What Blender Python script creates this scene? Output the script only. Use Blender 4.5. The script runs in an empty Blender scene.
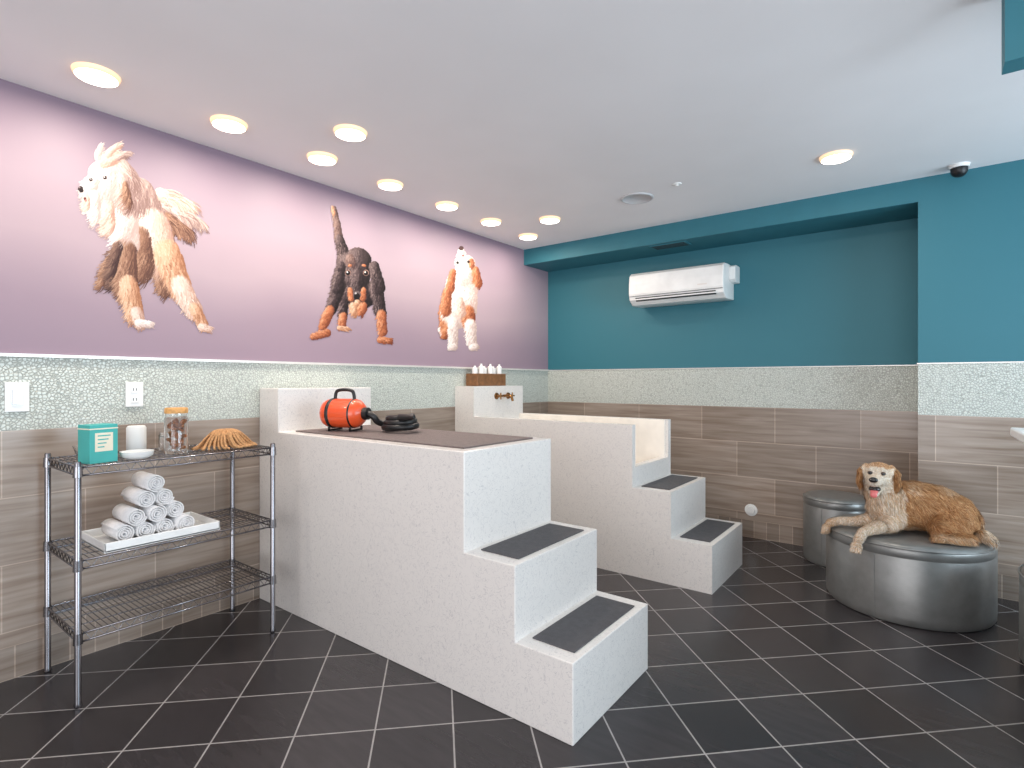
import bpy, bmesh, math, random
import numpy as np
from mathutils import Vector, Matrix
random.seed(7); rng=np.random.RandomState(7)
sc=bpy.context.scene
try:
    sc.view_settings.view_transform='Standard'
except Exception: pass

XL=-3.29; YB=4.97; YS=4.52; XR=3.4; YF=-2.4; ZC=2.703; ZS=2.546; XJ=-0.037
ZRAIL=1.467; ZBAND=1.125

def lin(c):
    r=[]
    for v in c[:3]:
        v=v/255.0
        r.append(v/12.92 if v<=0.04045 else ((v+0.055)/1.055)**2.4)
    return tuple(r)+(1.0,)

# ------------------------------------------------------------ materials
def newmat(name):
    m=bpy.data.materials.new(name); m.use_nodes=True
    nt=m.node_tree; b=nt.nodes['Principled BSDF']
    return m,nt,b
def mat(name,rgb,rough=0.5,metal=0.0,var=0.06,scale=8.0,bump=0.0,bscale=60.0,trans=0.0,coat=0.0,emit=0.0,alpha=1.0):
    m,nt,b=newmat(name); N=nt.nodes; L=nt.links
    tc=N.new('ShaderNodeTexCoord'); no=N.new('ShaderNodeTexNoise'); no.inputs['Scale'].default_value=scale
    L.new(tc.outputs['Object'],no.inputs['Vector'])
    rp=N.new('ShaderNodeValToRGB'); c=lin(rgb)
    rp.color_ramp.elements[0].position=0.3; rp.color_ramp.elements[1].position=0.7
    rp.color_ramp.elements[0].color=tuple(x*(1-var) for x in c[:3])+(1,)
    rp.color_ramp.elements[1].color=tuple(min(1,x*(1+var)) for x in c[:3])+(1,)
    L.new(no.outputs['Fac'],rp.inputs['Fac']); L.new(rp.outputs['Color'],b.inputs['Base Color'])
    b.inputs['Roughness'].default_value=rough; b.inputs['Metallic'].default_value=metal
    b.inputs['Transmission Weight'].default_value=trans
    b.inputs['Coat Weight'].default_value=coat
    if emit>0:
        b.inputs['Emission Color'].default_value=c; b.inputs['Emission Strength'].default_value=emit
    if bump>0:
        n2=N.new('ShaderNodeTexNoise'); n2.inputs['Scale'].default_value=bscale
        L.new(tc.outputs['Object'],n2.inputs['Vector'])
        bp=N.new('ShaderNodeBump'); bp.inputs['Strength'].default_value=bump; bp.inputs['Distance'].default_value=0.003
        L.new(n2.outputs['Fac'],bp.inputs['Height']); L.new(bp.outputs['Normal'],b.inputs['Normal'])
    return m
def attrmat(name,rough=0.7,rgbmul=1.0):
    m,nt,b=newmat(name)
    a=nt.nodes.new('ShaderNodeAttribute'); a.attribute_name='Col'
    no=nt.nodes.new('ShaderNodeTexNoise'); no.inputs['Scale'].default_value=90
    mx=nt.nodes.new('ShaderNodeMix'); mx.data_type='RGBA'; mx.blend_type='MULTIPLY'; mx.inputs['Factor'].default_value=0.12
    nt.links.new(a.outputs['Color'],mx.inputs[6]); nt.links.new(no.outputs['Fac'],mx.inputs[7])
    nt.links.new(mx.outputs[2],b.inputs['Base Color']); b.inputs['Roughness'].default_value=rough
    b.inputs['Specular IOR Level'].default_value=0.2
    return m

def wallmat(name,paint,mural=False):
    m,nt,b=newmat(name); N=nt.nodes; L=nt.links
    tc=N.new('ShaderNodeTexCoord'); sp=N.new('ShaderNodeSeparateXYZ'); L.new(tc.outputs['Object'],sp.inputs[0])
    def math_(op,a,bv=None):
        n=N.new('ShaderNodeMath'); n.operation=op
        for i,v in enumerate((a,bv)):
            if v is None: continue
            if isinstance(v,(int,float)): n.inputs[i].default_value=v
            else: L.new(v,n.inputs[i])
        return n.outputs[0]
    def mix(f,a,bb,bt='MIX'):
        n=N.new('ShaderNodeMix'); n.data_type='RGBA'; n.blend_type=bt
        if isinstance(f,(int,float)): n.inputs[0].default_value=f
        else: L.new(f,n.inputs[0])
        for i,v in ((6,a),(7,bb)):
            if isinstance(v,tuple): n.inputs[i].default_value=v
            else: L.new(v,n.inputs[i])
        return n.outputs[2]
    U=math_('ADD',sp.outputs[0],sp.outputs[1]); Z=sp.outputs[2]
    Vz=math_('SUBTRACT',Z,0.216-0.303*2)
    cv=N.new('ShaderNodeCombineXYZ'); L.new(U,cv.inputs[0]); L.new(Vz,cv.inputs[1])
    def brick(vec,w,h,mort,c1,c2,cm,off=0.5):
        n=N.new('ShaderNodeTexBrick'); L.new(vec,n.inputs['Vector'])
        n.inputs['Scale'].default_value=1; n.inputs['Brick Width'].default_value=w; n.inputs['Row Height'].default_value=h
        n.inputs['Mortar Size'].default_value=mort; n.inputs['Mortar Smooth'].default_value=0.1
        n.inputs['Color1'].default_value=c1; n.inputs['Color2'].default_value=c2; n.inputs['Mortar'].default_value=cm
        n.offset=off; return n
    tile=brick(cv.outputs[0],0.61,0.303,0.0028,(1,1,1,1),(0.76,0.75,0.74,1),(1.4,1.4,1.4,1))
    cg=N.new('ShaderNodeCombineXYZ'); L.new(math_('MULTIPLY',U,1.3),cg.inputs[0]); L.new(math_('MULTIPLY',Z,20.0),cg.inputs[1])
    rowid=math_('FLOOR',math_('DIVIDE',Vz,0.303)); L.new(math_('MULTIPLY',rowid,7.3),cg.inputs[2])
    g=N.new('ShaderNodeTexNoise'); g.inputs['Scale'].default_value=1.6; g.inputs['Detail'].default_value=5; g.inputs['Roughness'].default_value=0.5
    g.inputs['Distortion'].default_value=0.5
    L.new(cg.outputs[0],g.inputs['Vector'])
    rp=N.new('ShaderNodeValToRGB'); e=rp.color_ramp.elements
    e[0].position=0.28; e[0].color=lin((138,120,106)); e[1].position=0.72; e[1].color=lin((174,160,148))
    L.new(g.outputs['Fac'],rp.inputs['Fac'])
    tcol=mix(1.0,rp.outputs['Color'],tile.outputs['Color'],'MULTIPLY')
    cb=N.new('ShaderNodeCombineXYZ'); L.new(U,cb.inputs[0]); L.new(Z,cb.inputs[1])
    base=brick(cb.outputs[0],0.10,0.15,0.003,(0.9,0.9,0.9,1),(0.6,0.6,0.6,1),(1.2,1.2,1.2,1),0.0)
    bcol=mix(1.0,rp.outputs['Color'],base.outputs['Color'],'MULTIPLY')
    vo=N.new('ShaderNodeTexVoronoi'); vo.feature='DISTANCE_TO_EDGE'; vo.inputs['Scale'].default_value=70
    L.new(tc.outputs['Object'],vo.inputs['Vector'])
    vr=N.new('ShaderNodeValToRGB'); e=vr.color_ramp.elements
    e[0].position=0.0; e[0].color=lin((160,164,158)); e[1].position=0.16; e[1].color=lin((206,211,203))
    L.new(vo.outputs['Distance'],vr.inputs['Fac'])
    if mural:
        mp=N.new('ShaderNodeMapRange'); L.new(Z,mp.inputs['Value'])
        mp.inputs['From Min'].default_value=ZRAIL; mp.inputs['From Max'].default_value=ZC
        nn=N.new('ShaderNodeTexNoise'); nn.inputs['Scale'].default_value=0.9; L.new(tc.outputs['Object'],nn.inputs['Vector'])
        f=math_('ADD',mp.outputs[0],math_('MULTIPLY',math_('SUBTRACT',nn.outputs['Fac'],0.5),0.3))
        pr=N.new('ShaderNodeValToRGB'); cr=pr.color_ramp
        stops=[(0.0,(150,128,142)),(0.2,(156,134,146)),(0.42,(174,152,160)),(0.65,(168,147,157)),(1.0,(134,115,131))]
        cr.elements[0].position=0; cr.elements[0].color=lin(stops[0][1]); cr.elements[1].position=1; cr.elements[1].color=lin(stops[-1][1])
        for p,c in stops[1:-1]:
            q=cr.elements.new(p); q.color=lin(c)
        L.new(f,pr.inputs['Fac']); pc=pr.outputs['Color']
    else: pc=lin(paint)
    m1=math_('GREATER_THAN',Z,0.15); m2=math_('GREATER_THAN',Z,ZBAND); m3=math_('GREATER_THAN',Z,ZRAIL)
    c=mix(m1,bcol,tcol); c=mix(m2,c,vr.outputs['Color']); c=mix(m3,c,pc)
    L.new(c,b.inputs['Base Color'])
    r=N.new('ShaderNodeMapRange'); L.new(m3,r.inputs['Value']); r.inputs['To Min'].default_value=0.24; r.inputs['To Max'].default_value=0.55
    L.new(r.outputs[0],b.inputs['Roughness'])
    bm_=math_('MULTIPLY',math_('SUBTRACT',m2,m3),math_('MINIMUM',vo.outputs['Distance'],0.2))
    bp=N.new('ShaderNodeBump'); bp.inputs['Strength'].default_value=0.8; bp.inputs['Distance'].default_value=0.012
    L.new(bm_,bp.inputs['Height']); L.new(bp.outputs['Normal'],b.inputs['Normal'])
    return m

def floormat():
    m,nt,b=newmat('slate_floor_tile'); N=nt.nodes; L=nt.links
    tc=N.new('ShaderNodeTexCoord'); mp=N.new('ShaderNodeMapping'); mp.inputs['Rotation'].default_value=(0,0,math.radians(45))
    mp.inputs['Location'].default_value=(0.05,-0.056,0)
    L.new(tc.outputs['Object'],mp.inputs['Vector'])
    n=N.new('ShaderNodeTexBrick'); L.new(mp.outputs[0],n.inputs['Vector'])
    n.inputs['Scale'].default_value=1; n.inputs['Brick Width'].default_value=0.30; n.inputs['Row Height'].default_value=0.30
    n.inputs['Mortar Size'].default_value=0.0033; n.inputs['Mortar Smooth'].default_value=0.1; n.offset=0
    n.inputs['Color1'].default_value=lin((44,41,43)); n.inputs['Color2'].default_value=lin((60,56,58)); n.inputs['Mortar'].default_value=lin((156,152,150))
    no=N.new('ShaderNodeTexNoise'); no.inputs['Scale'].default_value=5; no.inputs['Detail'].default_value=8
    mp2=N.new('ShaderNodeMapping'); mp2.inputs['Rotation'].default_value=(0,0,math.radians(45)); mp2.inputs['Scale'].default_value=(1,6,1)
    L.new(tc.outputs['Object'],mp2.inputs['Vector']); L.new(mp2.outputs[0],no.inputs['Vector'])
    mx=N.new('ShaderNodeMix'); mx.data_type='RGBA'; mx.blend_type='OVERLAY'; mx.inputs[0].default_value=0.35
    L.new(n.outputs['Color'],mx.inputs[6]); L.new(no.outputs['Fac'],mx.inputs[7]); L.new(mx.outputs[2],b.inputs['Base Color'])
    b.inputs['Roughness'].default_value=0.27
    bp=N.new('ShaderNodeBump'); bp.inputs['Strength'].default_value=0.2; bp.inputs['Distance'].default_value=0.003
    L.new(no.outputs['Fac'],bp.inputs['Height']); L.new(bp.outputs['Normal'],b.inputs['Normal'])
    return m
def quartzmat():
    m,nt,b=newmat('white_quartz'); N=nt.nodes; L=nt.links
    tc=N.new('ShaderNodeTexCoord')
    no=N.new('ShaderNodeTexNoise'); no.inputs['Scale'].default_value=20; no.inputs['Detail'].default_value=5; no.inputs['Distortion'].default_value=2.5
    L.new(tc.outputs['Object'],no.inputs['Vector'])
    rp=N.new('ShaderNodeValToRGB'); cr=rp.color_ramp
    w=lin((226,222,218)); d=lin((190,187,188))
    cr.elements[0].position=0.35; cr.elements[0].color=w; cr.elements[1].position=0.62; cr.elements[1].color=w
    for p,c in ((0.465,w),(0.48,d),(0.495,w)):
        q=cr.elements.new(p); q.color=c
    L.new(no.outputs['Fac'],rp.inputs['Fac']); L.new(rp.outputs['Color'],b.inputs['Base Color'])
    b.inputs['Roughness'].default_value=0.25
    return m
M={}
M['floor']=floormat(); M['quartz']=quartzmat()
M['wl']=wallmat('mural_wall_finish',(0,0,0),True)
M['wb']=wallmat('teal_wall_finish',(46,112,126))
M['teal']=mat('teal_paint',(46,112,126),0.6,var=0.03)
M['ceil']=mat('ceiling_paint',(236,233,234),0.8,var=0.02,scale=2)
M['white']=mat('white_plastic',(236,236,234),0.35)
M['trim']=mat('trim_metal',(225,220,215),0.3,0.3)
M['chrome']=mat('chrome_wire',(140,138,142),0.18,1.0)
M['rubber']=mat('grey_rubber',(80,79,82),0.7,var=0.12,scale=40,bump=0.6,bscale=300)
M['mat1']=mat('platform_rubber',(112,100,98),0.7,var=0.12,scale=40,bump=0.6,bscale=300)
M['black']=mat('black_plastic',(22,22,24),0.4)
M['orange']=mat('orange_enamel',(226,84,40),0.3,coat=0.4)
M['pewter']=mat('pewter_leather',(138,138,136),0.38,0.55,var=0.1,scale=14,bump=0.15,bscale=140)
M['glass']=mat('clear_glass',(250,250,250),0.03,trans=1.0,var=0)
M['wood']=mat('wood_brown',(120,82,50),0.5,var=0.3,scale=25)
M['cork']=mat('cork_lid',(214,160,96),0.6,var=0.2,scale=60)
M['box']=mat('mint_carton',(70,176,170),0.5)
M['label']=mat('cream_label',(238,228,205),0.6)
M['towel']=mat('white_terry',(240,238,238),0.95,var=0.05,scale=80,bump=1.0,bscale=400)
M['rope']=mat('hemp_rope',(190,142,96),0.85,var=0.3,scale=120,bump=1.0,bscale=300)
M['brass']=mat('antique_brass',(150,110,70),0.3,1.0)
M['treat']=mat('dog_treat',(160,98,52),0.8,var=0.35,scale=50)
M['lamp']=mat('led_diffuser',(255,249,238),0.4,var=0,emit=9.0)
M['lampring']=mat('trim_ring_glow',(255,214,172),0.4,var=0,emit=0.8)  # warm glow around the lamps, put into the trim ring as emission
M['dark']=mat('dark_slot',(30,34,36),0.6)
M['skin_dark']=mat('nose_leather',(24,20,20),0.25,coat=0.5)
M['tongue']=mat('tongue_pink',(222,120,118),0.35)
M['enamel']=mat('basin_enamel',(244,238,228),0.15)

# ------------------------------------------------------------ helpers
def link(o,parent=None):
    sc.collection.objects.link(o)
    if parent: o.parent=parent
    return o
def empty(name):
    e=bpy.data.objects.new(name,None); e.empty_display_size=0.1; return link(e)
def from_bm(name,bm,m,parent=None,smooth=False):
    me=bpy.data.meshes.new(name); bmesh.ops.recalc_face_normals(bm,faces=bm.faces[:]); bm.to_mesh(me); bm.free()
    me.materials.append(m)
    if smooth:
        for p in me.polygons: p.use_smooth=True
    return link(bpy.data.objects.new(name,me),parent)
def bev(o,w,seg=2):
    if w>0:
        b=o.modifiers.new('bevel','BEVEL'); b.width=w; b.segments=seg; b.limit_method='ANGLE'; b.angle_limit=math.radians(40)
def box(name,x0,x1,y0,y1,z0,z1,m,parent=None,bevel=0.0,mtx=None):
    bm=bmesh.new(); bmesh.ops.create_cube(bm,size=1)
    for v in bm.verts:
        v.co=Vector(((x0+x1)/2+v.co.x*(x1-x0),(y0+y1)/2+v.co.y*(y1-y0),(z0+z1)/2+v.co.z*(z1-z0)))
    if mtx: bmesh.ops.transform(bm,matrix=mtx,verts=bm.verts[:])
    o=from_bm(name,bm,m,parent); bev(o,bevel); return o
def prism(name,prof,y0,y1,m,parent=None,bevel=0.0,axis='Y'):
    bm=bmesh.new()
    P=(lambda a,b,t:(a,t,b)) if axis=='Y' else (lambda a,b,t:(t,a,b))
    A=[bm.verts.new(P(a,b,y0)) for a,b in prof]; B=[bm.verts.new(P(a,b,y1)) for a,b in prof]
    bm.faces.new(A); bm.faces.new(B[::-1]); n=len(prof)
    for i in range(n): bm.faces.new((A[i],A[(i+1)%n],B[(i+1)%n],B[i]))
    o=from_bm(name,bm,m,parent); bev(o,bevel); return o
def lathe(name,prof,c,m,parent=None,seg=48,mtx=None,sx=1,sy=1):
    bm=bmesh.new(); rings=[]
    for r,z in prof:
        if r<1e-5: rings.append([bm.verts.new((0,0,z))])
        else: rings.append([bm.verts.new((r*math.cos(2*math.pi*i/seg)*sx,r*math.sin(2*math.pi*i/seg)*sy,z)) for i in range(seg)])
    for a,b in zip(rings,rings[1:]):
        for i in range(seg):
            j=(i+1)%seg
            if len(a)==1 and len(b)>1: bm.faces.new((a[0],b[i],b[j]))
            elif len(b)==1 and len(a)>1: bm.faces.new((a[i],a[j],b[0]))
            elif len(a)>1: bm.faces.new((a[i],a[j],b[j],b[i]))
    if mtx: bmesh.ops.transform(bm,matrix=mtx,verts=bm.verts[:])
    bmesh.ops.translate(bm,vec=Vector(c),verts=bm.verts[:])
    o=from_bm(name,bm,m,parent,True)
    es=o.modifiers.new('es','EDGE_SPLIT'); es.split_angle=math.radians(50)
    return o
def wires(name,lines,r,m,parent=None,res=2,smooth=False,cyc=False):
    cu=bpy.data.curves.new(name,'CURVE'); cu.dimensions='3D'; cu.bevel_depth=r; cu.bevel_resolution=res; cu.use_fill_caps=True
    for ln in lines:
        s=cu.splines.new('NURBS' if smooth else 'POLY'); s.points.add(len(ln)-1)
        for p,q in zip(s.points,ln): p.co=(q[0],q[1],q[2],1)
        if smooth: s.order_u=3; s.use_endpoint_u=True
        s.use_cyclic_u=cyc
    cu.materials.append(m)
    o=bpy.data.objects.new(name,cu); return link(o,parent)
def ellip(name,c,rad,m,parent=None,rot=None):
    bm=bmesh.new(); bmesh.ops.create_uvsphere(bm,u_segments=20,v_segments=14,radius=1)
    mt=Matrix.Translation(Vector(c))@(rot.to_4x4() if rot else Matrix.Identity(4))@Matrix.Diagonal((*rad,1))
    bmesh.ops.transform(bm,matrix=mt,verts=bm.verts[:]); return from_bm(name,bm,m,parent,True)

# ------------------------------------------------------------ room shell
box('floor',XL-.15,XR,YF,YB+.15,-.1,0,M['floor'])
box('ceiling',XL-.15,XR,YF,YB+.15,ZC,ZC+.1,M['ceil'])
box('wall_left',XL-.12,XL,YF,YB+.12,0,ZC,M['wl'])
box('wall_back',XL,XJ,YB,YB+.12,0,ZC,M['wb'])
box('wall_back_right',XJ,XR,YS,YB+.12,0,ZC,M['wb'])
box('ceiling_soffit',XL,XJ,YS,YB,ZS,ZC,M['teal'])
box('ceiling_bulkhead',0.215,2.2,2.47,2.57,2.43,ZC,M['teal'])
box('trim_1',XL,XL+.014,YF,YB,ZRAIL-.006,ZRAIL+.008,M['trim'])
box('trim_2',XL+.014,XJ,YB-.006,YB,ZRAIL-.004,ZRAIL+.003,M['trim'])
box('trim_3',XJ-.006,XR,YS-.006,YS,ZRAIL-.004,ZRAIL+.003,M['trim'])

# ------------------------------------------------------------ mural dogs (flat printed artwork on the left wall)
SP,CP=.6061,.7954
def wallpt(px,py):
    u=(px-512)/542.0; d=XL/(-SP+CP*u)
    return (XL+.003,d*(CP+SP*u),1.35+(381-py)*d/542.0)
def paint_dog(name,bbox,parts,extra,seed,S=2.2):
    r=random.Random(seed); g=np.random.RandomState(seed)
    x0,y0,x1,y1=bbox; W=int((x1-x0)*S); H=int((y1-y0)*S)
    col=np.zeros((H,W,3)); msk=np.zeros((H,W),bool)
    YY,XX=np.mgrid[0:H,0:W]; XX=x0+(XX+.5)/S; YY=y0+(YY+.5)/S
    def stamp(x,y,w,c,op=1.0):
        cx=(x-x0)*S; cy=(y-y0)*S; ww=w*S
        xa=max(0,int(cx-ww)); xb=min(W,int(cx+ww)+1); ya=max(0,int(cy-ww)); yb=min(H,int(cy+ww)+1)
        if xa>=xb or ya>=yb: return
        yy,xx=np.mgrid[ya:yb,xa:xb]; k=((xx+.5-cx)**2+(yy+.5-cy)**2)<=ww*ww+0.3
        sub=col[ya:yb,xa:xb]; sm_=msk[ya:yb,xa:xb]
        o=np.where(sm_[k],op,1.0)[:,None]
        sub[k]=sub[k]*(1-o)+np.array(c)*o; sm_[k]=True
    for (ax,ay,ar,bx,by,br,pal,L,ang) in parts:
        pal=[np.array(c,float) for c in pal]
        D=math.hypot(bx-ax,by-ay)+.01
        t=np.clip(((XX-ax)*(bx-ax)+(YY-ay)*(by-ay))/(D*D),0,1)
        cx=ax+(bx-ax)*t; cy=ay+(by-ay)*t; R=ar+(br-ar)*t
        dx=(XX-cx)/R; dy=(YY-cy)/R; q=np.sqrt(dx*dx+dy*dy)
        ins=q<0.9
        lightv=np.clip(.55-.45*dx-.35*dy-.25*q*q+.06*g.randn(H,W),0,1)
        base=np.where(lightv[...,None]<.5,pal[0]+(pal[1]-pal[0])*(lightv[...,None]*2),pal[1]+(pal[2]-pal[1])*(lightv[...,None]*2-1))
        a=np.clip((0.95-q)/.35,0,1)[...,None]; a=np.where(msk[...,None],a,1.0)
        col[ins]=(col*(1-a)+base*a)[ins]; msk|=ins
        area=(ar+br)*D+math.pi*max(ar,br)**2
        for k in range(int(area*1.1)):
            t=r.random(); Rr=ar+(br-ar)*t; an0=r.random()*6.28; q=math.sqrt(r.random())
            ux,uy=q*math.cos(an0),q*math.sin(an0)
            x=ax+(bx-ax)*t+ux*Rr*.92; y=ay+(by-ay)*t+uy*Rr*.92
            lv=min(1,max(0,.55-.45*ux-.35*uy-.2*q*q+r.uniform(-.22,.22)))
            c=pal[0]+(pal[1]-pal[0])*lv*2 if lv<.5 else pal[1]+(pal[2]-pal[1])*(lv*2-1)
            an=math.radians(ang+r.uniform(-16,16)); l=L*(.4+.8*r.random()); m_=max(2,int(l/.45))
            for j in range(m_):
                s=j/m_; stamp(x+l*s*math.cos(an+.5*s),y+l*s*math.sin(an+.5*s),.45*(1-s)+.15,c,.5)
    for (x,y,w,c) in extra: stamp(x,y,w,np.array(c))
    vid=-np.ones((H+1,W+1),int); V=[];C=[];F=[]
    def vert(i,j):
        if vid[i,j]<0:
            vid[i,j]=len(V); V.append(wallpt(x0+j/S,y0+i/S))
            ii=min(i,H-1); jj=min(j,W-1); cc=None
            for a,b in ((ii,jj),(ii-1,jj),(ii,jj-1),(ii-1,jj-1)):
                if a>=0 and b>=0 and msk[a,b]: cc=col[a,b]; break
            C.append(lin(np.clip(cc,0,255)))
        return vid[i,j]
    for i in range(H):
        for j in range(W):
            if msk[i,j]: F.append((vert(i,j),vert(i,j+1),vert(i+1,j+1),vert(i+1,j)))
    me=bpy.data.meshes.new(name); me.from_pydata(V,[],F)
    at=me.color_attributes.new('Col','FLOAT_COLOR','POINT'); at.data.foreach_set('color',np.array(C).ravel())
    me.materials.append(M['art']); return link(bpy.data.objects.new(name,me),mural)
M['art']=attrmat('mural_print',0.6)
mural=empty('wall_mural')
WH=((186,160,152),(232,214,206),(252,244,240)); PK=((176,136,120),(222,190,174),(246,226,214))
BR=((92,62,54),(146,106,86),(198,158,132)); DK=((62,42,42),(104,78,70),(150,116,100)); TN=((156,104,76),(208,158,126),(240,204,176))
GY=((138,108,102),(190,164,154),(232,212,202)); BK=((30,22,24),(62,48,50),(150,128,124)); OR=((120,62,42),(184,108,72),(232,170,132)); LV=((70,50,50),(110,84,78),(168,140,130))
paint_dog('shaggy_dog_print',(60,138,222,342),[
 (160,262,9,166,288,7,BR,10,80),(118,258,8,114,282,6,DK,11,105),(108,262,5,102,284,3,BR,9,110),
 (154,202,12,178,212,7,GY,20,8),(176,211,6,196,220,2,GY,16,16),(166,218,7,186,230,2.5,BR,16,30),(160,194,7,182,202,3,PK,18,4),
 (136,196,21,152,236,23,GY,13,72),(150,226,21,160,256,19,PK,13,75),(138,238,14,146,268,10,BR,13,92),
 (126,214,13,128,246,13,WH,14,92),
 (166,252,15,180,284,11,TN,12,62),(180,284,10.5,194,308,7.5,PK,11,58),(194,308,6.5,204,325,4.5,TN,7,55),(201,327,4.2,209,329,3,PK,4,0),
 (124,250,14,128,286,11,BR,13,88),(128,284,10.5,136,312,8,TN,12,74),(136,312,6.5,140,322,5,PK,7,60),(138,323,4.5,151,324.5,3.4,WH,4,0),
 (118,246,6,112,272,4,DK,12,105),
 (124,196,15,128,224,12,WH,16,88),(116,190,13,138,196,13,GY,14,60),(108,206,7,112,226,4,PK,14,100),
 (116,170,15,128,182,12,GY,13,40),(101,174,15,108,186,14,WH,10,85),(92,182,9,88,190,8,WH,7,110),(94,196,7,98,214,3.5,WH,13,95),(86,198,4.5,88,206,2.5,PK,8,100),
 (122,178,7,128,200,5,GY,15,80),(125,184,3,130,202,3,BR,13,80),(104,162,8,112,160,7,PK,9,-60),
 (98,158,4,100,150,1.6,WH,8,-95),(108,155,4,116,148,1.6,PK,9,-60),(118,158,4,126,153,1.6,GY,8,-30)],
 [(91,180,1.9,(66,46,44)),(91,179.5,.5,(240,240,240)),(105,178,2.0,(66,46,44)),(104.4,177.4,.5,(240,240,240)),(80.5,189,2.8,(60,46,46)),(81.5,191,2.2,(46,36,36)),(79.5,187.6,.8,(150,130,128)),(85,199,1.5,(112,66,62)),(86,201,1.3,(208,132,122))],1)
paint_dog('dachshund_puppy_print',(298,198,402,352),[
 (334,208,2.3,337,224,3.2,LV,4,85),(337,222,3.3,339,240,4.4,LV,4,85),(339,238,4.4,344,256,7,BK,4,75),(332,207,1.6,334,214,1.6,TN,3,80),
 (346,262,11,352,276,12,BK,4,60),(343,300,6,343,318,4.6,BK,4,90),(343,316,4.4,342,326,4,OR,4,90),(339,328,2.6,347,329,2.4,TN,3,0),
 (348,290,12,366,294,14,BK,4,90),
 (340,284,8,331,310,6,BK,4,108),(330,310,5.4,323,326,4.6,OR,4,108),(313,337,3.4,327,333,4.4,OR,3,170),
 (375,286,8,381,314,5.8,BK,4,78),(381,314,5.2,383,332,4.6,OR,4,86),(380,340,3.8,390,341,3.2,OR,3,0),
 (353,306,5,355,312,4,TN,4,90),(363,306,5,361,312,4,OR,4,90),
 (357,262,16,357,278,14,BK,4,80),(341,266,5.4,337,288,7,BK,4,98),(374,266,5.4,379,288,7,BK,4,82),(350,258,5,352,264,5,LV,4,80),
 (357,276,7.5,357,296,6.6,BK,4,90),(350,290,3,351,299,3.2,OR,3,80),(363.5,290,3,363,299,3.2,OR,3,100),(349,266,1.4,351,265.6,1.2,OR,1,0),(363,265.6,1.2,365,266,1.4,OR,1,0),
 (357,302,3,357,304,2.4,TN,2,0)],
 [(348,273,3.0,(140,108,98)),(348,273.4,2.2,(20,14,16)),(366,273,3.0,(140,108,98)),(366,273.4,2.2,(20,14,16)),(357,295,4.0,(104,88,88)),(357,296.6,3.2,(26,20,22)),(355.6,293.6,.9,(200,190,190)),(347.2,272.4,.7,(250,250,250)),(365.2,272.4,.7,(250,250,250)),
  (314,339,.5,(60,36,30)),(318,338.6,.5,(60,36,30)),(382,342,.5,(60,36,30)),(386,342.6,.5,(60,36,30))],2)
paint_dog('bulldog_puppy_print',(428,242,494,356),[
 (440,330,3,445,335,3.5,WH,3,60),(446,308,8,448,328,8,OR,5,90),
 (459,282,14,456,314,17,WH,4,88),(468,276,11,466,308,12,WH,4,88),(447,292,5,446,312,6,OR,4,95),
 (468,312,8,469,326,6,OR,4,90),(448,328,5,445,336,4,OR,3,120),
 (453,322,6.2,453,344,4.8,WH,4,90),(470,324,6.4,472,344,5,WH,4,90),(454,347,4,450,348,3,WH,2,180),(475,346.6,4,471,348,3,WH,2,0),
 (461,251,3.4,462,262,8,WH,3,80),(466,264,10,464,276,12,WH,3,70),
 (475,270,4.2,478,284,4.6,OR,4,80),(453,272,3.6,450,290,5,OR,4,97),(471,261,3,472,266,3,OR,3,80),(460,300,4,462,314,5,PK,4,90)],
 [(461,248.4,2.4,(84,60,58)),(457.6,263,1.5,(44,32,30)),(468.4,262,1.5,(44,32,30)),(463,256,1.2,(150,96,90))],3)

def plate(name,y,z,w,h,kind):
    e=empty(name)
    box('plate',XL,XL+.008,y-w/2,y+w/2,z-h/2,z+h/2,M['white'],e,.003)
    if kind=='switch':
        box('rocker_recess',XL+.008,XL+.0086,y-.020,y+.020,z-.037,z+.037,M['chrome'],e)
        box('rocker',XL+.008,XL+.013,y-.018,y+.018,z-.035,z+.035,M['white'],e,.002)
    else:
        for dz in (-.026,.026):
            box('socket',XL+.008,XL+.011,y-.017,y+.017,z+dz-.018,z+dz+.018,M['white'],e,.002)
            for dy in (-.007,.007): box('slot',XL+.011,XL+.0118,y+dy-.0014,y+dy+.0014,z+dz-.007,z+dz+.007,M['dark'],e)
plate('light_switch',.597,1.277,.085,.135,'switch'); plate('power_outlet',1.057,1.28,.08,.13,'outlet')

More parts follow.
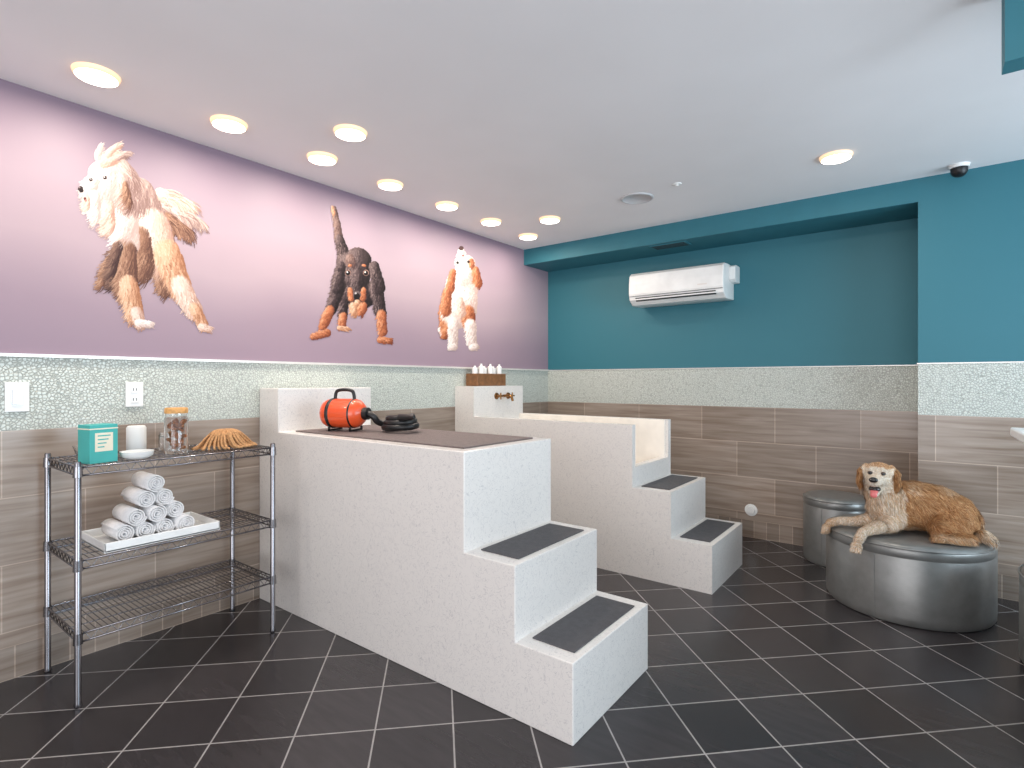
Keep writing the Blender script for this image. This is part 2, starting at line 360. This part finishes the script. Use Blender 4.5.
# ------------------------------------------------------------ dog wash platforms
def tub(name,y0,y1,xf,open_basin):
    e=empty(name); xs=xf-.268; xt=xf-.542; h1,h2,h3=.306,.612,1.045; xw=XL+.001; xb=-3.07; hb=1.305
    if not open_basin:
        prism('body',[(xw,0),(xf,0),(xf,h1),(xs,h1),(xs,h2),(xt,h2),(xt,h3),(xb,h3),(xb,hb),(xw,hb)],y0,y1,M['quartz'],e,.004)
        box('platform_mat',xb+.06,xt-.07,y0+.075,y1-.065,h3,h3+.008,M['mat1'],e,.003)
    else:
        side=[(xw,0),(xf,0),(xf,h1),(xs,h1),(xs,h2),(xt,h2),(xt,h3),(xb,h3),(xb,hb),(xw,hb)]
        mid=[(xw,0),(xf,0),(xf,h1),(xs,h1),(xs,h2),(xt,h2),(xt,.75),(xt-.06,.75),(xt-.06,.66),(xb,.62),(xb,hb),(xw,hb)]
        t=.05
        prism('side_near',side,y0,y0+t,M['quartz'],e,.0)
        prism('side_far',side,y1-t,y1,M['quartz'],e,.0)
        prism('body',mid,y0+t,y1-t,M['quartz'],e,.0)
        box('basin_liner_near',xb+.001,xt-.03,y0+t,y0+t+.006,.66,h3-.004,M['enamel'],e)
        box('basin_liner_far',xb+.001,xt-.03,y1-t-.006,y1-t,.66,h3-.004,M['enamel'],e)
        lathe('drain',[(0,.004),(.04,.004),(.045,0)],(-2.2,(y0+y1)/2,.647),M['chrome'],e)
    for (xa,xb2,h) in ((xs+.035,xf-.035,h1),(xt+.035,xs-.035,h2)):
        box('step_mat',xa,xb2,y0+.07,y1-.07,h,h+.006,M['rubber'],e,.002)
    return e
tub('dog_wash_platform',1.727,2.408,-1.033,False)
T2=tub('dog_wash_tub',3.49,4.20,-1.07,True)
f=empty('brass_faucet')
rx=Matrix.Rotation(math.radians(90),4,'Y')
fx=-3.068
for dy in (-.085,.085):
    lathe('escutcheon',[(0,0),(.03,0),(.028,.008),(.012,.012),(.012,.05),(0,.05)],(fx,3.88+dy,1.215),M['brass'],f,24,rx)
    wires('cross_handle',[[(fx+.05,3.88+dy-.03,1.215),(fx+.05,3.88+dy+.03,1.215)],[(fx+.05,3.88+dy,1.185),(fx+.05,3.88+dy,1.245)]],.007,M['brass'],f)
wires('spout',[[(fx+.01,3.88,1.215),(fx+.06,3.88,1.22),(fx+.11,3.88,1.215),(fx+.12,3.88,1.17)]],.012,M['brass'],f,3,True)
wires('bridge',[[(fx+.02,3.795,1.215),(fx+.02,3.965,1.215)]],.011,M['brass'],f)
c=empty('bottle_caddy')
cx0,cx1,cy0,cy1,cz=-3.26,-3.12,3.60,4.0,1.306
box('tray_box',cx0,cx1,cy0,cy1,cz,cz+.11,M['wood'],c,.004)
for i in range(6):
    y=cy0+.04+i*.064; h=.09 if i%2 else .07
    lathe('bottle',[(0,0),(.024,0),(.025,.01),(.025,h*.7),(.01,h*.82),(.01,h),(0,h)],(-3.19+.02*(i%2),y,cz+.11),M['white'],c,20)

# ------------------------------------------------------------ dryer on platform
zt=1.053
d=empty('pet_dryer')
ax=Vector((.93,.36,0)).normalized()
rotm=Matrix(((ax.x,-ax.y,0,0),(ax.y,ax.x,0,0),(0,0,1,0),(0,0,0,1)))@Matrix.Rotation(math.radians(90),4,'Y')
dc=Vector((-2.75,1.97,zt+.105))
lathe('canister',[(0,-.14),(.05,-.14),(.075,-.126),(.084,-.105),(.087,-.05),(.087,.06),(.08,.09),(.058,.115),(.035,.125)],dc,M['orange'],d,40,rotm)
lathe('rear_grille',[(0,-.152),(.04,-.152),(.055,-.138)],dc,M['black'],d,40,rotm)
lathe('band',[(.0865,-.088),(.09,-.083),(.09,-.07),(.0865,-.065)],dc,M['black'],d,40,rotm)
lathe('front_band',[(.0855,.058),(.088,.062),(.085,.07),(.082,.075)],dc,M['black'],d,40,rotm)
lathe('hose_collar',[(.036,.115),(.036,.155),(0,.155)],dc,M['black'],d,30,rotm)
def dp(a,s,z): 
    p=dc+ax*a+Vector((-ax.y,ax.x,0))*s; return (p.x,p.y,p.z+z)
wires('handle',[[dp(-.07,0,.077),dp(-.07,0,.125),dp(-.04,0,.14),(dp(.03,0,.14)),dp(.06,0,.125),dp(.06,0,.077)]],.010,M['black'],d,3,True)
for a in (-.07,.07):
    wires('foot',[[dp(a,-.06,-.077),dp(a,-.062,-.097),dp(a,.062,-.097),dp(a,.06,-.077)]],.008,M['black'],d)
hp=[dp(.145,0,0),dp(.19,0,-.01),dp(.2,.02,-.055)]
hc=Vector((-2.43,2.12,0))
for k in range(0,50):
    a=k*2*math.pi/18+2.6; r=.088-.0006*k; z=zt+.022+.034*(k/18)*.75
    hp.append((hc.x+r*math.cos(a)*1.25,hc.y+r*math.sin(a),z))
wires('hose',[hp],.019,M['black'],d,3,True)
lathe('hose_nozzle',[(.02,0),(.018,.06),(.01,.12),(0,.12)],(hc.x+.06,hc.y-.06,zt+.09),M['black'],d,20,Matrix.Rotation(math.radians(88),4,'Y'))

# ------------------------------------------------------------ wire shelf
s=empty('wire_shelving_unit')
sx0,sx1,sy0,sy1=-3.235,-2.785,.694,1.536
for x in (sx0,sx1):
    for y in (sy0,sy1):
        lathe('post',[(0,.0),(.012,.0),(.016,.008),(.0125,.02),(.0125,1.01),(.010,1.016),(0,1.016)],(x,y,0),M['chrome'],s,16)
L1=[];L2=[]
ZSH=(.992,.604,.302)
for z in ZSH:
    for zz in (z,z-.034):
        L2.append([(sx0,sy0,zz),(sx1,sy0,zz),(sx1,sy1,zz),(sx0,sy1,zz),(sx0,sy0,zz)])
    n=40
    for i in range(1,n):
        y=sy0+(sy1-sy0)*i/n; L1.append([(sx0,y,z+.002),(sx1,y,z+.002)])
    for k in (.25,.5,.75):
        x=sx0+(sx1-sx0)*k; L1.append([(x,sy0,z-.003),(x,sy1,z-.003)])
    for x in (sx0,sx1):
        L1.append([(x,sy0+(sy1-sy0)*i/36,z-(0 if i%2 else .034)) for i in range(37)])
    for y in (sy0,sy1):
        L1.append([(sx0+(sx1-sx0)*i/18,y,z-(0 if i%2 else .034)) for i in range(19)])
    for x in (sx0,sx1):
        for y in (sy0,sy1): lathe('collar',[(.013,-.04),(.018,-.04),(.016,.004),(.013,.004)],(x,y,z),M['chrome'],s,16)
wires('shelf_wires',L1,.0022,M['chrome'],s,1); wires('shelf_rails',L2,.0042,M['chrome'],s,2)
zt2=.992+.005
b=empty('mint_carton'); mt=Matrix.Translation((-2.865,.785,0))@Matrix.Rotation(math.radians(12),4,'Z')
box('carton',-.045,.045,-.055,.055,zt2,zt2+.165,M['box'],b,.002,mt)
box('front_label',.0451,.0458,-.035,.035,zt2+.05,zt2+.13,M['label'],b,0,mt)
box('lid_band',-.046,.046,-.056,.056,zt2+.145,zt2+.15,M['label'],b,0,mt)
for i in range(4): box('label_print',.0459,.0462,-.025,.025-.008*i,zt2+.115-.016*i,zt2+.12-.016*i,M['box'],b,0,mt)
def jar(name,x,y,r,h,lid,content):
    e=empty(name)
    lathe('glass',[(0,.0),(r*.95,0),(r,.01),(r,h*.86),(r*.9,h*.9),(r*.9,h),(r*.85,h),(r*.85,h*.9),(r*.94,h*.85),(r*.94,.014),(0,.012)],(x,y,zt2),M['glass'],e,32)
    if lid: lathe('lid',[(0,0),(r*.95,0),(r*.97,.005),(r*.97,.022),(r*.9,.027),(0,.027)],(x,y,zt2+h),M['cork'],e,32)
    if content:
        for k in range(60):
            a=random.random()*6.28; q=r*.72*math.sqrt(random.random())
            ellip('treat',(x+q*math.cos(a),y+q*math.sin(a),zt2+.025+random.random()*h*.68),(.015,.009,.009),M['treat'],e,Matrix.Rotation(random.random()*3,3,'Z')@Matrix.Rotation(random.random()*3,3,'X'))
jar('treat_jar',-2.93,1.12,.052,.195,True,True)
e=empty('candle_jar'); lathe('candle',[(0,0),(.04,0),(.042,.006),(.042,.12),(.036,.13),(0,.13)],(-3.13,1.015,zt2),M['white'],e,32)
e=empty('glass_dish')
lathe('bowl',[(0,0),(.045,0),(.06,.02),(.072,.055),(.069,.055),(.057,.022),(.043,.005),(0,.005)],(-3.08,.82,zt2),M['glass'],e,32)
e=empty('white_dish'); lathe('dish',[(0,0),(.04,0),(.062,.014),(.066,.034),(.062,.034),(.056,.018),(.04,.008),(0,.008)],(-2.86,.93,zt2),M['white'],e,32)
jar('glass_canister',-3.10,1.15,.045,.09,False,False)
# knotted rope dog toy: dense central knot with draped frayed strands
e=empty('rope_toy_pile'); Ls=[]; RC=(-2.93,1.355)
for k in range(46):
    th=k*.55; R=random.uniform(.04,.062); tl=random.uniform(-.6,.6); ln=[]
    for t in range(12):
        a=th+t*.5; px_=R*math.cos(a); py_=R*math.sin(a)*1.15
        ln.append((RC[0]+px_,RC[1]+py_,zt2+.052+.034*math.sin(a*1.0+k)*math.cos(tl)*(1-.3*abs(tl))))
    Ls.append(ln)
for k in range(44):
    a=k*.83+random.uniform(-.1,.1); q=random.uniform(.8,1.15); rr=random.uniform(.075,.1)
    Ls.append([(RC[0]+.01*math.cos(a),RC[1]+.01*math.sin(a),zt2+.095),(RC[0]+.045*math.cos(a),RC[1]+.05*math.sin(a),zt2+.100),
               (RC[0]+rr*.85*math.cos(a),RC[1]+.095*q*math.sin(a),zt2+.05),(RC[0]+rr*math.cos(a+.15),RC[1]+.13*q*math.sin(a+.15),zt2+.010),(RC[0]+rr*1.05*math.cos(a+.3),RC[1]+.15*q*math.sin(a+.3),zt2+.008)])
wires('rope',Ls,.0058,M['rope'],e,2,True)
zm=.604+.005
e=empty('serving_tray'); tx0,tx1,ty0,ty1=-3.13,-2.80,.79,1.27
box('base',tx0,tx1,ty0,ty1,zm,zm+.008,M['white'],e)
for a in ((tx0,tx0+.008,ty0,ty1),(tx1-.008,tx1,ty0,ty1),(tx0,tx1,ty0,ty0+.008),(tx0,tx1,ty1-.008,ty1)): box('rim',*a,zm,zm+.042,M['white'],e,.003)
e=empty('rolled_towel_stack'); R=.041
for row,n in enumerate((4,3,2,1)):
    for i in range(n):
        yc=1.01+(i-(n-1)/2)*R*2.02; zc=zm+.01+R+row*R*1.72; xo=random.uniform(-.015,.015)
        bm=bmesh.new(); prev=None; ph=random.random()*6.28
        for t in range(0,110):
            a=t*.2; r=.006+(R-.008)*t/109
            A=bm.verts.new((-3.06+xo,yc+r*math.cos(a+ph),zc+r*math.sin(a+ph))); B=bm.verts.new((-2.86+xo,yc+r*math.cos(a+ph),zc+r*math.sin(a+ph)))
            if prev: bm.faces.new((prev[0],prev[1],B,A))
            prev=(A,B)
        o=from_bm('towel_roll',bm,M['towel'],e,True)
        so=o.modifiers.new('s','SOLIDIFY'); so.thickness=.005; so.offset=0

# ------------------------------------------------------------ air conditioner
e=empty('wall_air_conditioner')
prof=[(YB-.001,2.06),(YB-.001,2.35),(4.80,2.352),(4.70,2.345),(4.665,2.32),(4.652,2.24),(4.652,2.15),(4.67,2.095),(4.73,2.055),(4.80,2.05)]
prism('casing',prof,-2.185,-1.335,M['white'],e,.006,'X')
prism('end_cap',[(YB-.001,2.20),(YB-.001,2.345),(4.86,2.345),(4.82,2.33),(4.82,2.22),(4.86,2.20)],-1.336,-1.285,M['white'],e,.006,'X')
box('louver_slot',-2.12,-1.40,4.655,4.70,2.105,2.113,M['dark'],e)
box('louver_slot_low',-2.12,-1.40,4.668,4.72,2.083,2.092,M['dark'],e)
box('louver',-2.12,-1.40,4.655,4.70,2.093,2.104,M['white'],e,.002)
box('panel_seam',-2.18,-1.34,4.6505,4.66,2.127,2.130,M['dark'],e)
box('badge',-1.55,-1.47,4.650,4.655,2.17,2.182,M['trim'],e)
lathe('wall_cleanout_cap',[(0,0.014),(.03,.014),(.034,.004),(.05,.003),(.052,0),(0,0)],(-1.194,YB,.237),M['white'],None,32,Matrix.Rotation(math.radians(90),4,'X'))
e=empty('air_vent_grille'); box('frame',-1.95,-1.62,4.56,4.72,ZS-.008,ZS,M['teal'],e,.002)
for i in range(6): box('slot',-1.93,-1.64,4.575+i*.023,4.585+i*.023,ZS-.0095,ZS-.0075,M['dark'],e)
LP=[(-2.90,.789),(-2.90,1.36),(-2.48,1.808),(-2.90,1.912),(-2.92,2.453),(-2.923,3.011),(-2.92,3.538),(-2.94,4.107),(-2.49,3.788),(-.426,3.773),(-2.90,.2),(-.43,1.9),(-.43,.4)]
for x,y in LP:
    e=empty('recessed_downlight')
    lathe('trim_ring',[(.0775,-.02),(.082,-.018),(.088,-.004),(.088,0),(.0,0)],(x,y,ZC),M['lampring'],e,40)
    lathe('diffuser',[(0,-.024),(.066,-.024),(.078,-.0195)],(x,y,ZC),M['lamp'],e,40)
    la=bpy.data.lights.new('downlight_lamp','AREA'); la.shape='DISK'; la.size=.13; la.energy=5.2; la.color=(1.0,.89,.76)
    lo=bpy.data.objects.new('lamp',la); lo.location=(x,y,ZC-.027); link(lo,e)
lathe('ceiling_speaker',[(0,-.006),(.1,-.006),(.104,-.01),(.118,-.008),(.12,0),(0,0)],(-1.694,3.747,ZC),mat('speaker_grille',(200,200,202),.7,bump=.8,bscale=500),None,40)
lathe('fire_sprinkler',[(0,-.014),(.012,-.014),(.012,-.008),(.03,-.006),(.032,0),(0,0)],(-1.355,3.647,ZC),M['white'],None,24)
e=empty('security_dome_camera')
lathe('mount',[(0,-.02),(.05,-.02),(.055,0),(0,0)],(.17,4.40,ZC),M['white'],e,32)
lathe('dome',[(0,-.075),(.02,-.072),(.036,-.06),(.043,-.045),(.044,-.02)],(.17,4.40,ZC),M['black'],e,32)

# ------------------------------------------------------------ ottomans
def ottoman(name,x,y,r,h):
    e=empty(name)
    lathe('upholstery',[(0,.004),(r-.012,.004),(r-.002,.02),(r,.05),(r,h-.085),(r-.004,h-.078),(r-.004,h-.074),(r,h-.067),(r,h-.035),(r-.008,h-.016),(r-.028,h-.004),(r*.6,h+.0),(0,h+.0)],(x,y,0),M['pewter'],e,96)
    wires('piping',[[(x+(r+.0005)*math.cos(a),y+(r+.0005)*math.sin(a),h-.022) for a in [i*2*math.pi/72 for i in range(72)]]],.0045,M['pewter'],e,2,False,True)
    for k in range(3):
        a=k*2.094+.2; wires('side_seam',[[(x+(r+.0002)*math.cos(a),y+(r+.0002)*math.sin(a),.02),(x+(r+.0002)*math.cos(a),y+(r+.0002)*math.sin(a),h-.08)]],.002,M['pewter'],e,1)
    return e
OX,OY,OR_=-.095,4.09,.42
ottoman('round_ottoman',OX,OY,OR_,.45)
ottoman('round_ottoman',-.527,4.70,.22,.50)
ottoman('round_ottoman',.772,3.56,.41,.45)
e=empty('reception_counter')
box('body',.42,1.3,2.3,3.02,0,1.12,M['teal'],e,.004)
box('top',.285,1.35,2.25,3.09,1.12,1.155,M['white'],e,.006)

# ------------------------------------------------------------ golden retriever
dog=empty('golden_retriever')
bm=bmesh.new()
def sph(c,r,rot=None):
    if not hasattr(r,'__len__'): r=(r,r,r)
    mt=Matrix.Translation(Vector(c))@(rot.to_4x4() if rot else Matrix.Identity(4))@Matrix.Diagonal((*r,1))
    bmesh.ops.create_icosphere(bm,subdivisions=2,radius=1,matrix=mt)
def chain(pts):
    for (a,ra),(b_,rb) in zip(pts,pts[1:]):
        a=Vector(a);b_=Vector(b_); n=max(2,int((b_-a).length/.012))
        for i in range(n+1):
            t=i/n; sph(a.lerp(b_,t),ra+(rb-ra)*t)
def chainE(pts):
    for (a,ra),(b_,rb) in zip(pts,pts[1:]):
        a=Vector(a);b_=Vector(b_);ra=Vector(ra);rb=Vector(rb); n=max(2,int((b_-a).length/.02))
        for i in range(n+1):
            t=i/n; sph(a.lerp(b_,t),tuple(ra.lerp(rb,t)))
chainE([((-.17,3.98,.600),(.105,.115,.14)),((-.06,4.05,.602),(.11,.13,.147)),((.06,4.09,.590),(.11,.13,.139)),((.14,4.10,.565),(.10,.13,.118)),((.18,4.10,.54),(.08,.1,.088))])
chain([((-.18,3.99,.62),.108),((-.205,3.95,.69),.094),((-.215,3.925,.76),.078)])
sph((-.195,3.92,.60),(.09,.075,.11))
HC=Vector((-.222,3.895,.800))
sph(HC,(.078,.074,.066)); sph(HC+Vector((0,-.03,-.025)),(.067,.055,.050))
chainE([((-.226,3.855,.776),(.048,.04,.040)),((-.232,3.80,.766),(.040,.03,.031)),((-.235,3.768,.762),(.035,.024,.027))])
chainE([((-.226,3.86,.722),(.036,.03,.022)),((-.232,3.81,.698),(.028,.024,.014)),((-.234,3.785,.688),(.021,.02,.012))])
sph(HC+Vector((-.031,-.046,.023)),.021); sph(HC+Vector((.023,-.048,.023)),.021)
for sx_ in (-1,1):
    chainE([((-.222+sx_*.060,3.915,.832),(.018,.028,.018)),((-.222+sx_*.088,3.91,.797),(.013,.032,.026)),((-.222+sx_*.096,3.905,.752),(.012,.030,.028)),((-.222+sx_*.090,3.90,.722),(.010,.020,.018))])
chain([((-.2,3.95,.55),.06),((-.26,3.93,.507),.045),((-.35,3.91,.488),.030),((-.42,3.90,.483),.027),((-.468,3.89,.466),.027)])
sph((-.490,3.885,.425),(.026,.033,.036))
chain([((-.15,3.91,.54),.06),((-.2,3.83,.505),.043),((-.255,3.75,.488),.030),((-.285,3.70,.478),.028),((-.300,3.655,.445),.027)])
sph((-.310,3.642,.405),(.031,.026,.034))
for i in (-1,0,1):
    sph((-.506,3.885+i*.018,.405),(.014,.011,.016)); sph((-.312+i*.018,3.624,.386),(.011,.014,.016))
chainE([((.13,4.03,.545),(.10,.08,.10)),((.10,3.96,.515),(.09,.06,.068))])
chain([((.07,3.92,.50),.05),((.16,3.89,.485),.034),((.19,3.87,.482),.028),((.11,3.83,.478),.026),((.05,3.81,.474),.024)])
chain([((.20,4.11,.52),.045),((.24,4.06,.485),.033),((.265,4.0,.477),.026),((.285,3.94,.474),.018)])
me=bpy.data.meshes.new('body_tmp'); bm.to_mesh(me); bm.free()
tmp=bpy.data.objects.new('body_tmp',me); sc.collection.objects.link(tmp)
rm=tmp.modifiers.new('r','REMESH'); rm.mode='VOXEL'; rm.voxel_size=.006
sm=tmp.modifiers.new('s','SMOOTH'); sm.factor=.5; sm.iterations=4
dg=bpy.context.evaluated_depsgraph_get(); dg.update()
bme=bpy.data.meshes.new_from_object(tmp.evaluated_get(dg)); bpy.data.objects.remove(tmp)
bme.name='dog_body'
GOLD=[(198,146,98),(178,124,78),(210,164,118),(156,104,66)]; CREAM=[(248,238,226),(238,222,202),(226,202,172)]
def isear(x,y,z):
    hd=(Vector((x,y,z))-HC).length
    return abs(x+.222)>.077 and hd<.13 and z>.70
def dogcol(p,r=random):
    x,y,z=p
    hd=(Vector((x,y,z))-HC).length
    w=0.0
    if y<3.84 and z>.66 and abs(x+.23)<.07: w=1.0
    elif hd<.12 and y<3.92 and abs(x+.222)<.077: w=.72 if z<.83 else .35
    if z<=.73 and y<3.94 and -.32<x<-.10: w=max(w,.56)
    if x<-.30 or (y<3.80 and z<.52 and x<-.1): w=max(w,.58)
    if x>.25: w=.5
    if z<.50 and x>-.1: w=max(w,.3)
    if z>.69 and x>-.1: w=max(w,.22)  # paler back: light from above put into the coat colour
    if isear(x,y,z): w=.0
    n=math.sin(x*40+z*23)*.5+math.sin(y*31+x*17)*.5
    t=min(1,max(0,(w+n*.14+r.uniform(-.18,.18)-.2)/.5))
    c=np.array(r.choice(GOLD),float)*(1-t)+np.array(r.choice(CREAM),float)*t
    if isear(x,y,z): c=c*.95
    return c
bme.materials.clear(); M['fur']=attrmat('dog_fur',0.7); bme.materials.append(M['fur'])
at=bme.color_attributes.new('Col','FLOAT_COLOR','POINT')
nV=len(bme.vertices); co=np.zeros(nV*3); bme.vertices.foreach_get('co',co); co=co.reshape(-1,3)
cc=np.array([lin(dogcol(p)*.85) for p in co]); at.data.foreach_set('color',cc.ravel())
for p in bme.polygons: p.use_smooth=True
link(bpy.data.objects.new('body',bme),dog)
polys=bme.polygons; nP=len(polys); areas=np.array([p.area for p in polys]); pr=areas.copy()
for i,p in enumerate(polys):
    if (p.center-HC).length<.15: pr[i]*=2.2
pr/=pr.sum()
NS=48000
idx=rng.choice(nP,NS,p=pr); V=[];F=[];C=[]
EYZ=.808
EY=[Vector((-.226+s_*.032,3.826,EYZ)) for s_ in (-1,1)]
for i in idx:
    p=polys[int(i)]; vs=[co[v] for v in p.vertices]; w=rng.dirichlet([1]*len(vs)); P=Vector(sum(a*b_ for a,b_ in zip(vs,w))); n=p.normal
    x,y,z=P; hd=(P-HC).length
    if min((P-q).length for q in EY)<.012: continue
    ear=isear(x,y,z); lift=.22
    if ear: L=.026; fl=Vector((.1*(1 if x>-.222 else -1),0,-1))
    elif hd<.12 or (y<3.84 and z>.66):
        L=.010 if y<3.87 else .018; fl=Vector(((x+.23)*6,.6,.3 if z>.79 else -.5)); lift=.15
        if y<3.82: L=.006
    elif x<-.3 or (y<3.8 and z<.55): L=.012; fl=Vector((-.4,-.3,-.5))
    elif x>.23: L=.042; fl=Vector((.5,-.5,-.5))
    elif z>.6 and x<-.1: L=.038; fl=Vector((.25,-.1,-1))
    else: L=.036; fl=Vector((.7,-.1,-.65+.35*math.sin(x*45+z*20)))
    if z<.47 and n.z<-.3: continue
    fl=fl+Vector(rng.normal(0,.16,3)); t=fl-n*fl.dot(n)
    if t.length<1e-3: continue
    t.normalize(); L*=rng.uniform(.6,1.3)
    side=n.cross(t); side.normalize(); wd=.0010+.0005*rng.rand()
    if L<.012: wd*=.7
    p1=P+t*L*.5+n*L*lift; p2=P+t*L+n*L*lift*.6+Vector((0,0,-.12*L))
    for q in (p1,p2):
        ox,oy=q.x-OX,q.y-OY
        if ox*ox+oy*oy<(OR_-.005)**2 and q.z<.453: q.z=.453
    k=len(V); V+= [P-side*wd,P+side*wd,p1+side*wd*.8,p1-side*wd*.8,p2]
    F+=[(k,k+1,k+2,k+3),(k+3,k+2,k+4)]
    c1=dogcol(P,random)*random.uniform(.88,1.1); a=lin(np.clip(c1*.86,0,255)); b2=lin(np.clip(c1,0,255)); C+=[a,a,b2,b2,b2]
me=bpy.data.meshes.new('fur'); me.from_pydata(V,[],F); at=me.color_attributes.new('Col','FLOAT_COLOR','POINT'); at.data.foreach_set('color',np.array(C).ravel())
me.materials.append(M['fur']); link(bpy.data.objects.new('fur',me),dog)
M['lid']=mat('eyelid_skin',(80,56,44),.6)
ellip('nose',(-.2365,3.742,.780),(.023,.015,.016),M['skin_dark'],dog)
for sx_ in (-1,1):
    ellip('eyelid',(-.226+sx_*.032,3.829,EYZ),(.0135,.007,.0105),M['lid'],dog)
    ellip('eye',(-.226+sx_*.032,3.824,EYZ-.001),(.010,.008,.0085),M['skin_dark'],dog)
ellip('mouth_interior',(-.233,3.795,.722),(.031,.034,.018),M['skin_dark'],dog)
ellip('tongue',(-.234,3.765,.710),(.020,.032,.007),M['tongue'],dog,Matrix.Rotation(math.radians(20),3,'X'))
ellip('tongue_tip',(-.235,3.743,.694),(.018,.008,.017),M['tongue'],dog)

# ------------------------------------------------------------ lights, world, camera
def area(name,loc,rot,sx_,sy_,en,col):
    la=bpy.data.lights.new(name,'AREA'); la.shape='RECTANGLE'; la.size=sx_; la.size_y=sy_; la.energy=en; la.color=col
    o=bpy.data.objects.new(name,la); o.location=loc; o.rotation_euler=rot; return link(o)
area('window_daylight_side',(3.3,2.6,1.35),(0,math.radians(106),0),2.2,3.6,175,(.70,.87,1.0))
area('front_fill_light',(.6,-2.3,1.25),(math.radians(108),0,0),4.5,2.2,115,(.98,.97,1.0))  # added fill lamp behind the camera, no known window there
w=bpy.data.worlds.new('World'); sc.world=w; w.use_nodes=True
bg=w.node_tree.nodes['Background']; bg.inputs[0].default_value=(.92,.95,1,1); bg.inputs[1].default_value=0.75
cam=bpy.data.cameras.new('camera'); cam.sensor_width=36; cam.lens=542/1024*36; cam.shift_y=-3/1024; cam.clip_start=.01
co_=bpy.data.objects.new('camera',cam); co_.location=(0,0,1.35); co_.rotation_euler=(math.radians(90),0,math.atan2(.6061,.7954)); link(co_)
sc.camera=co_
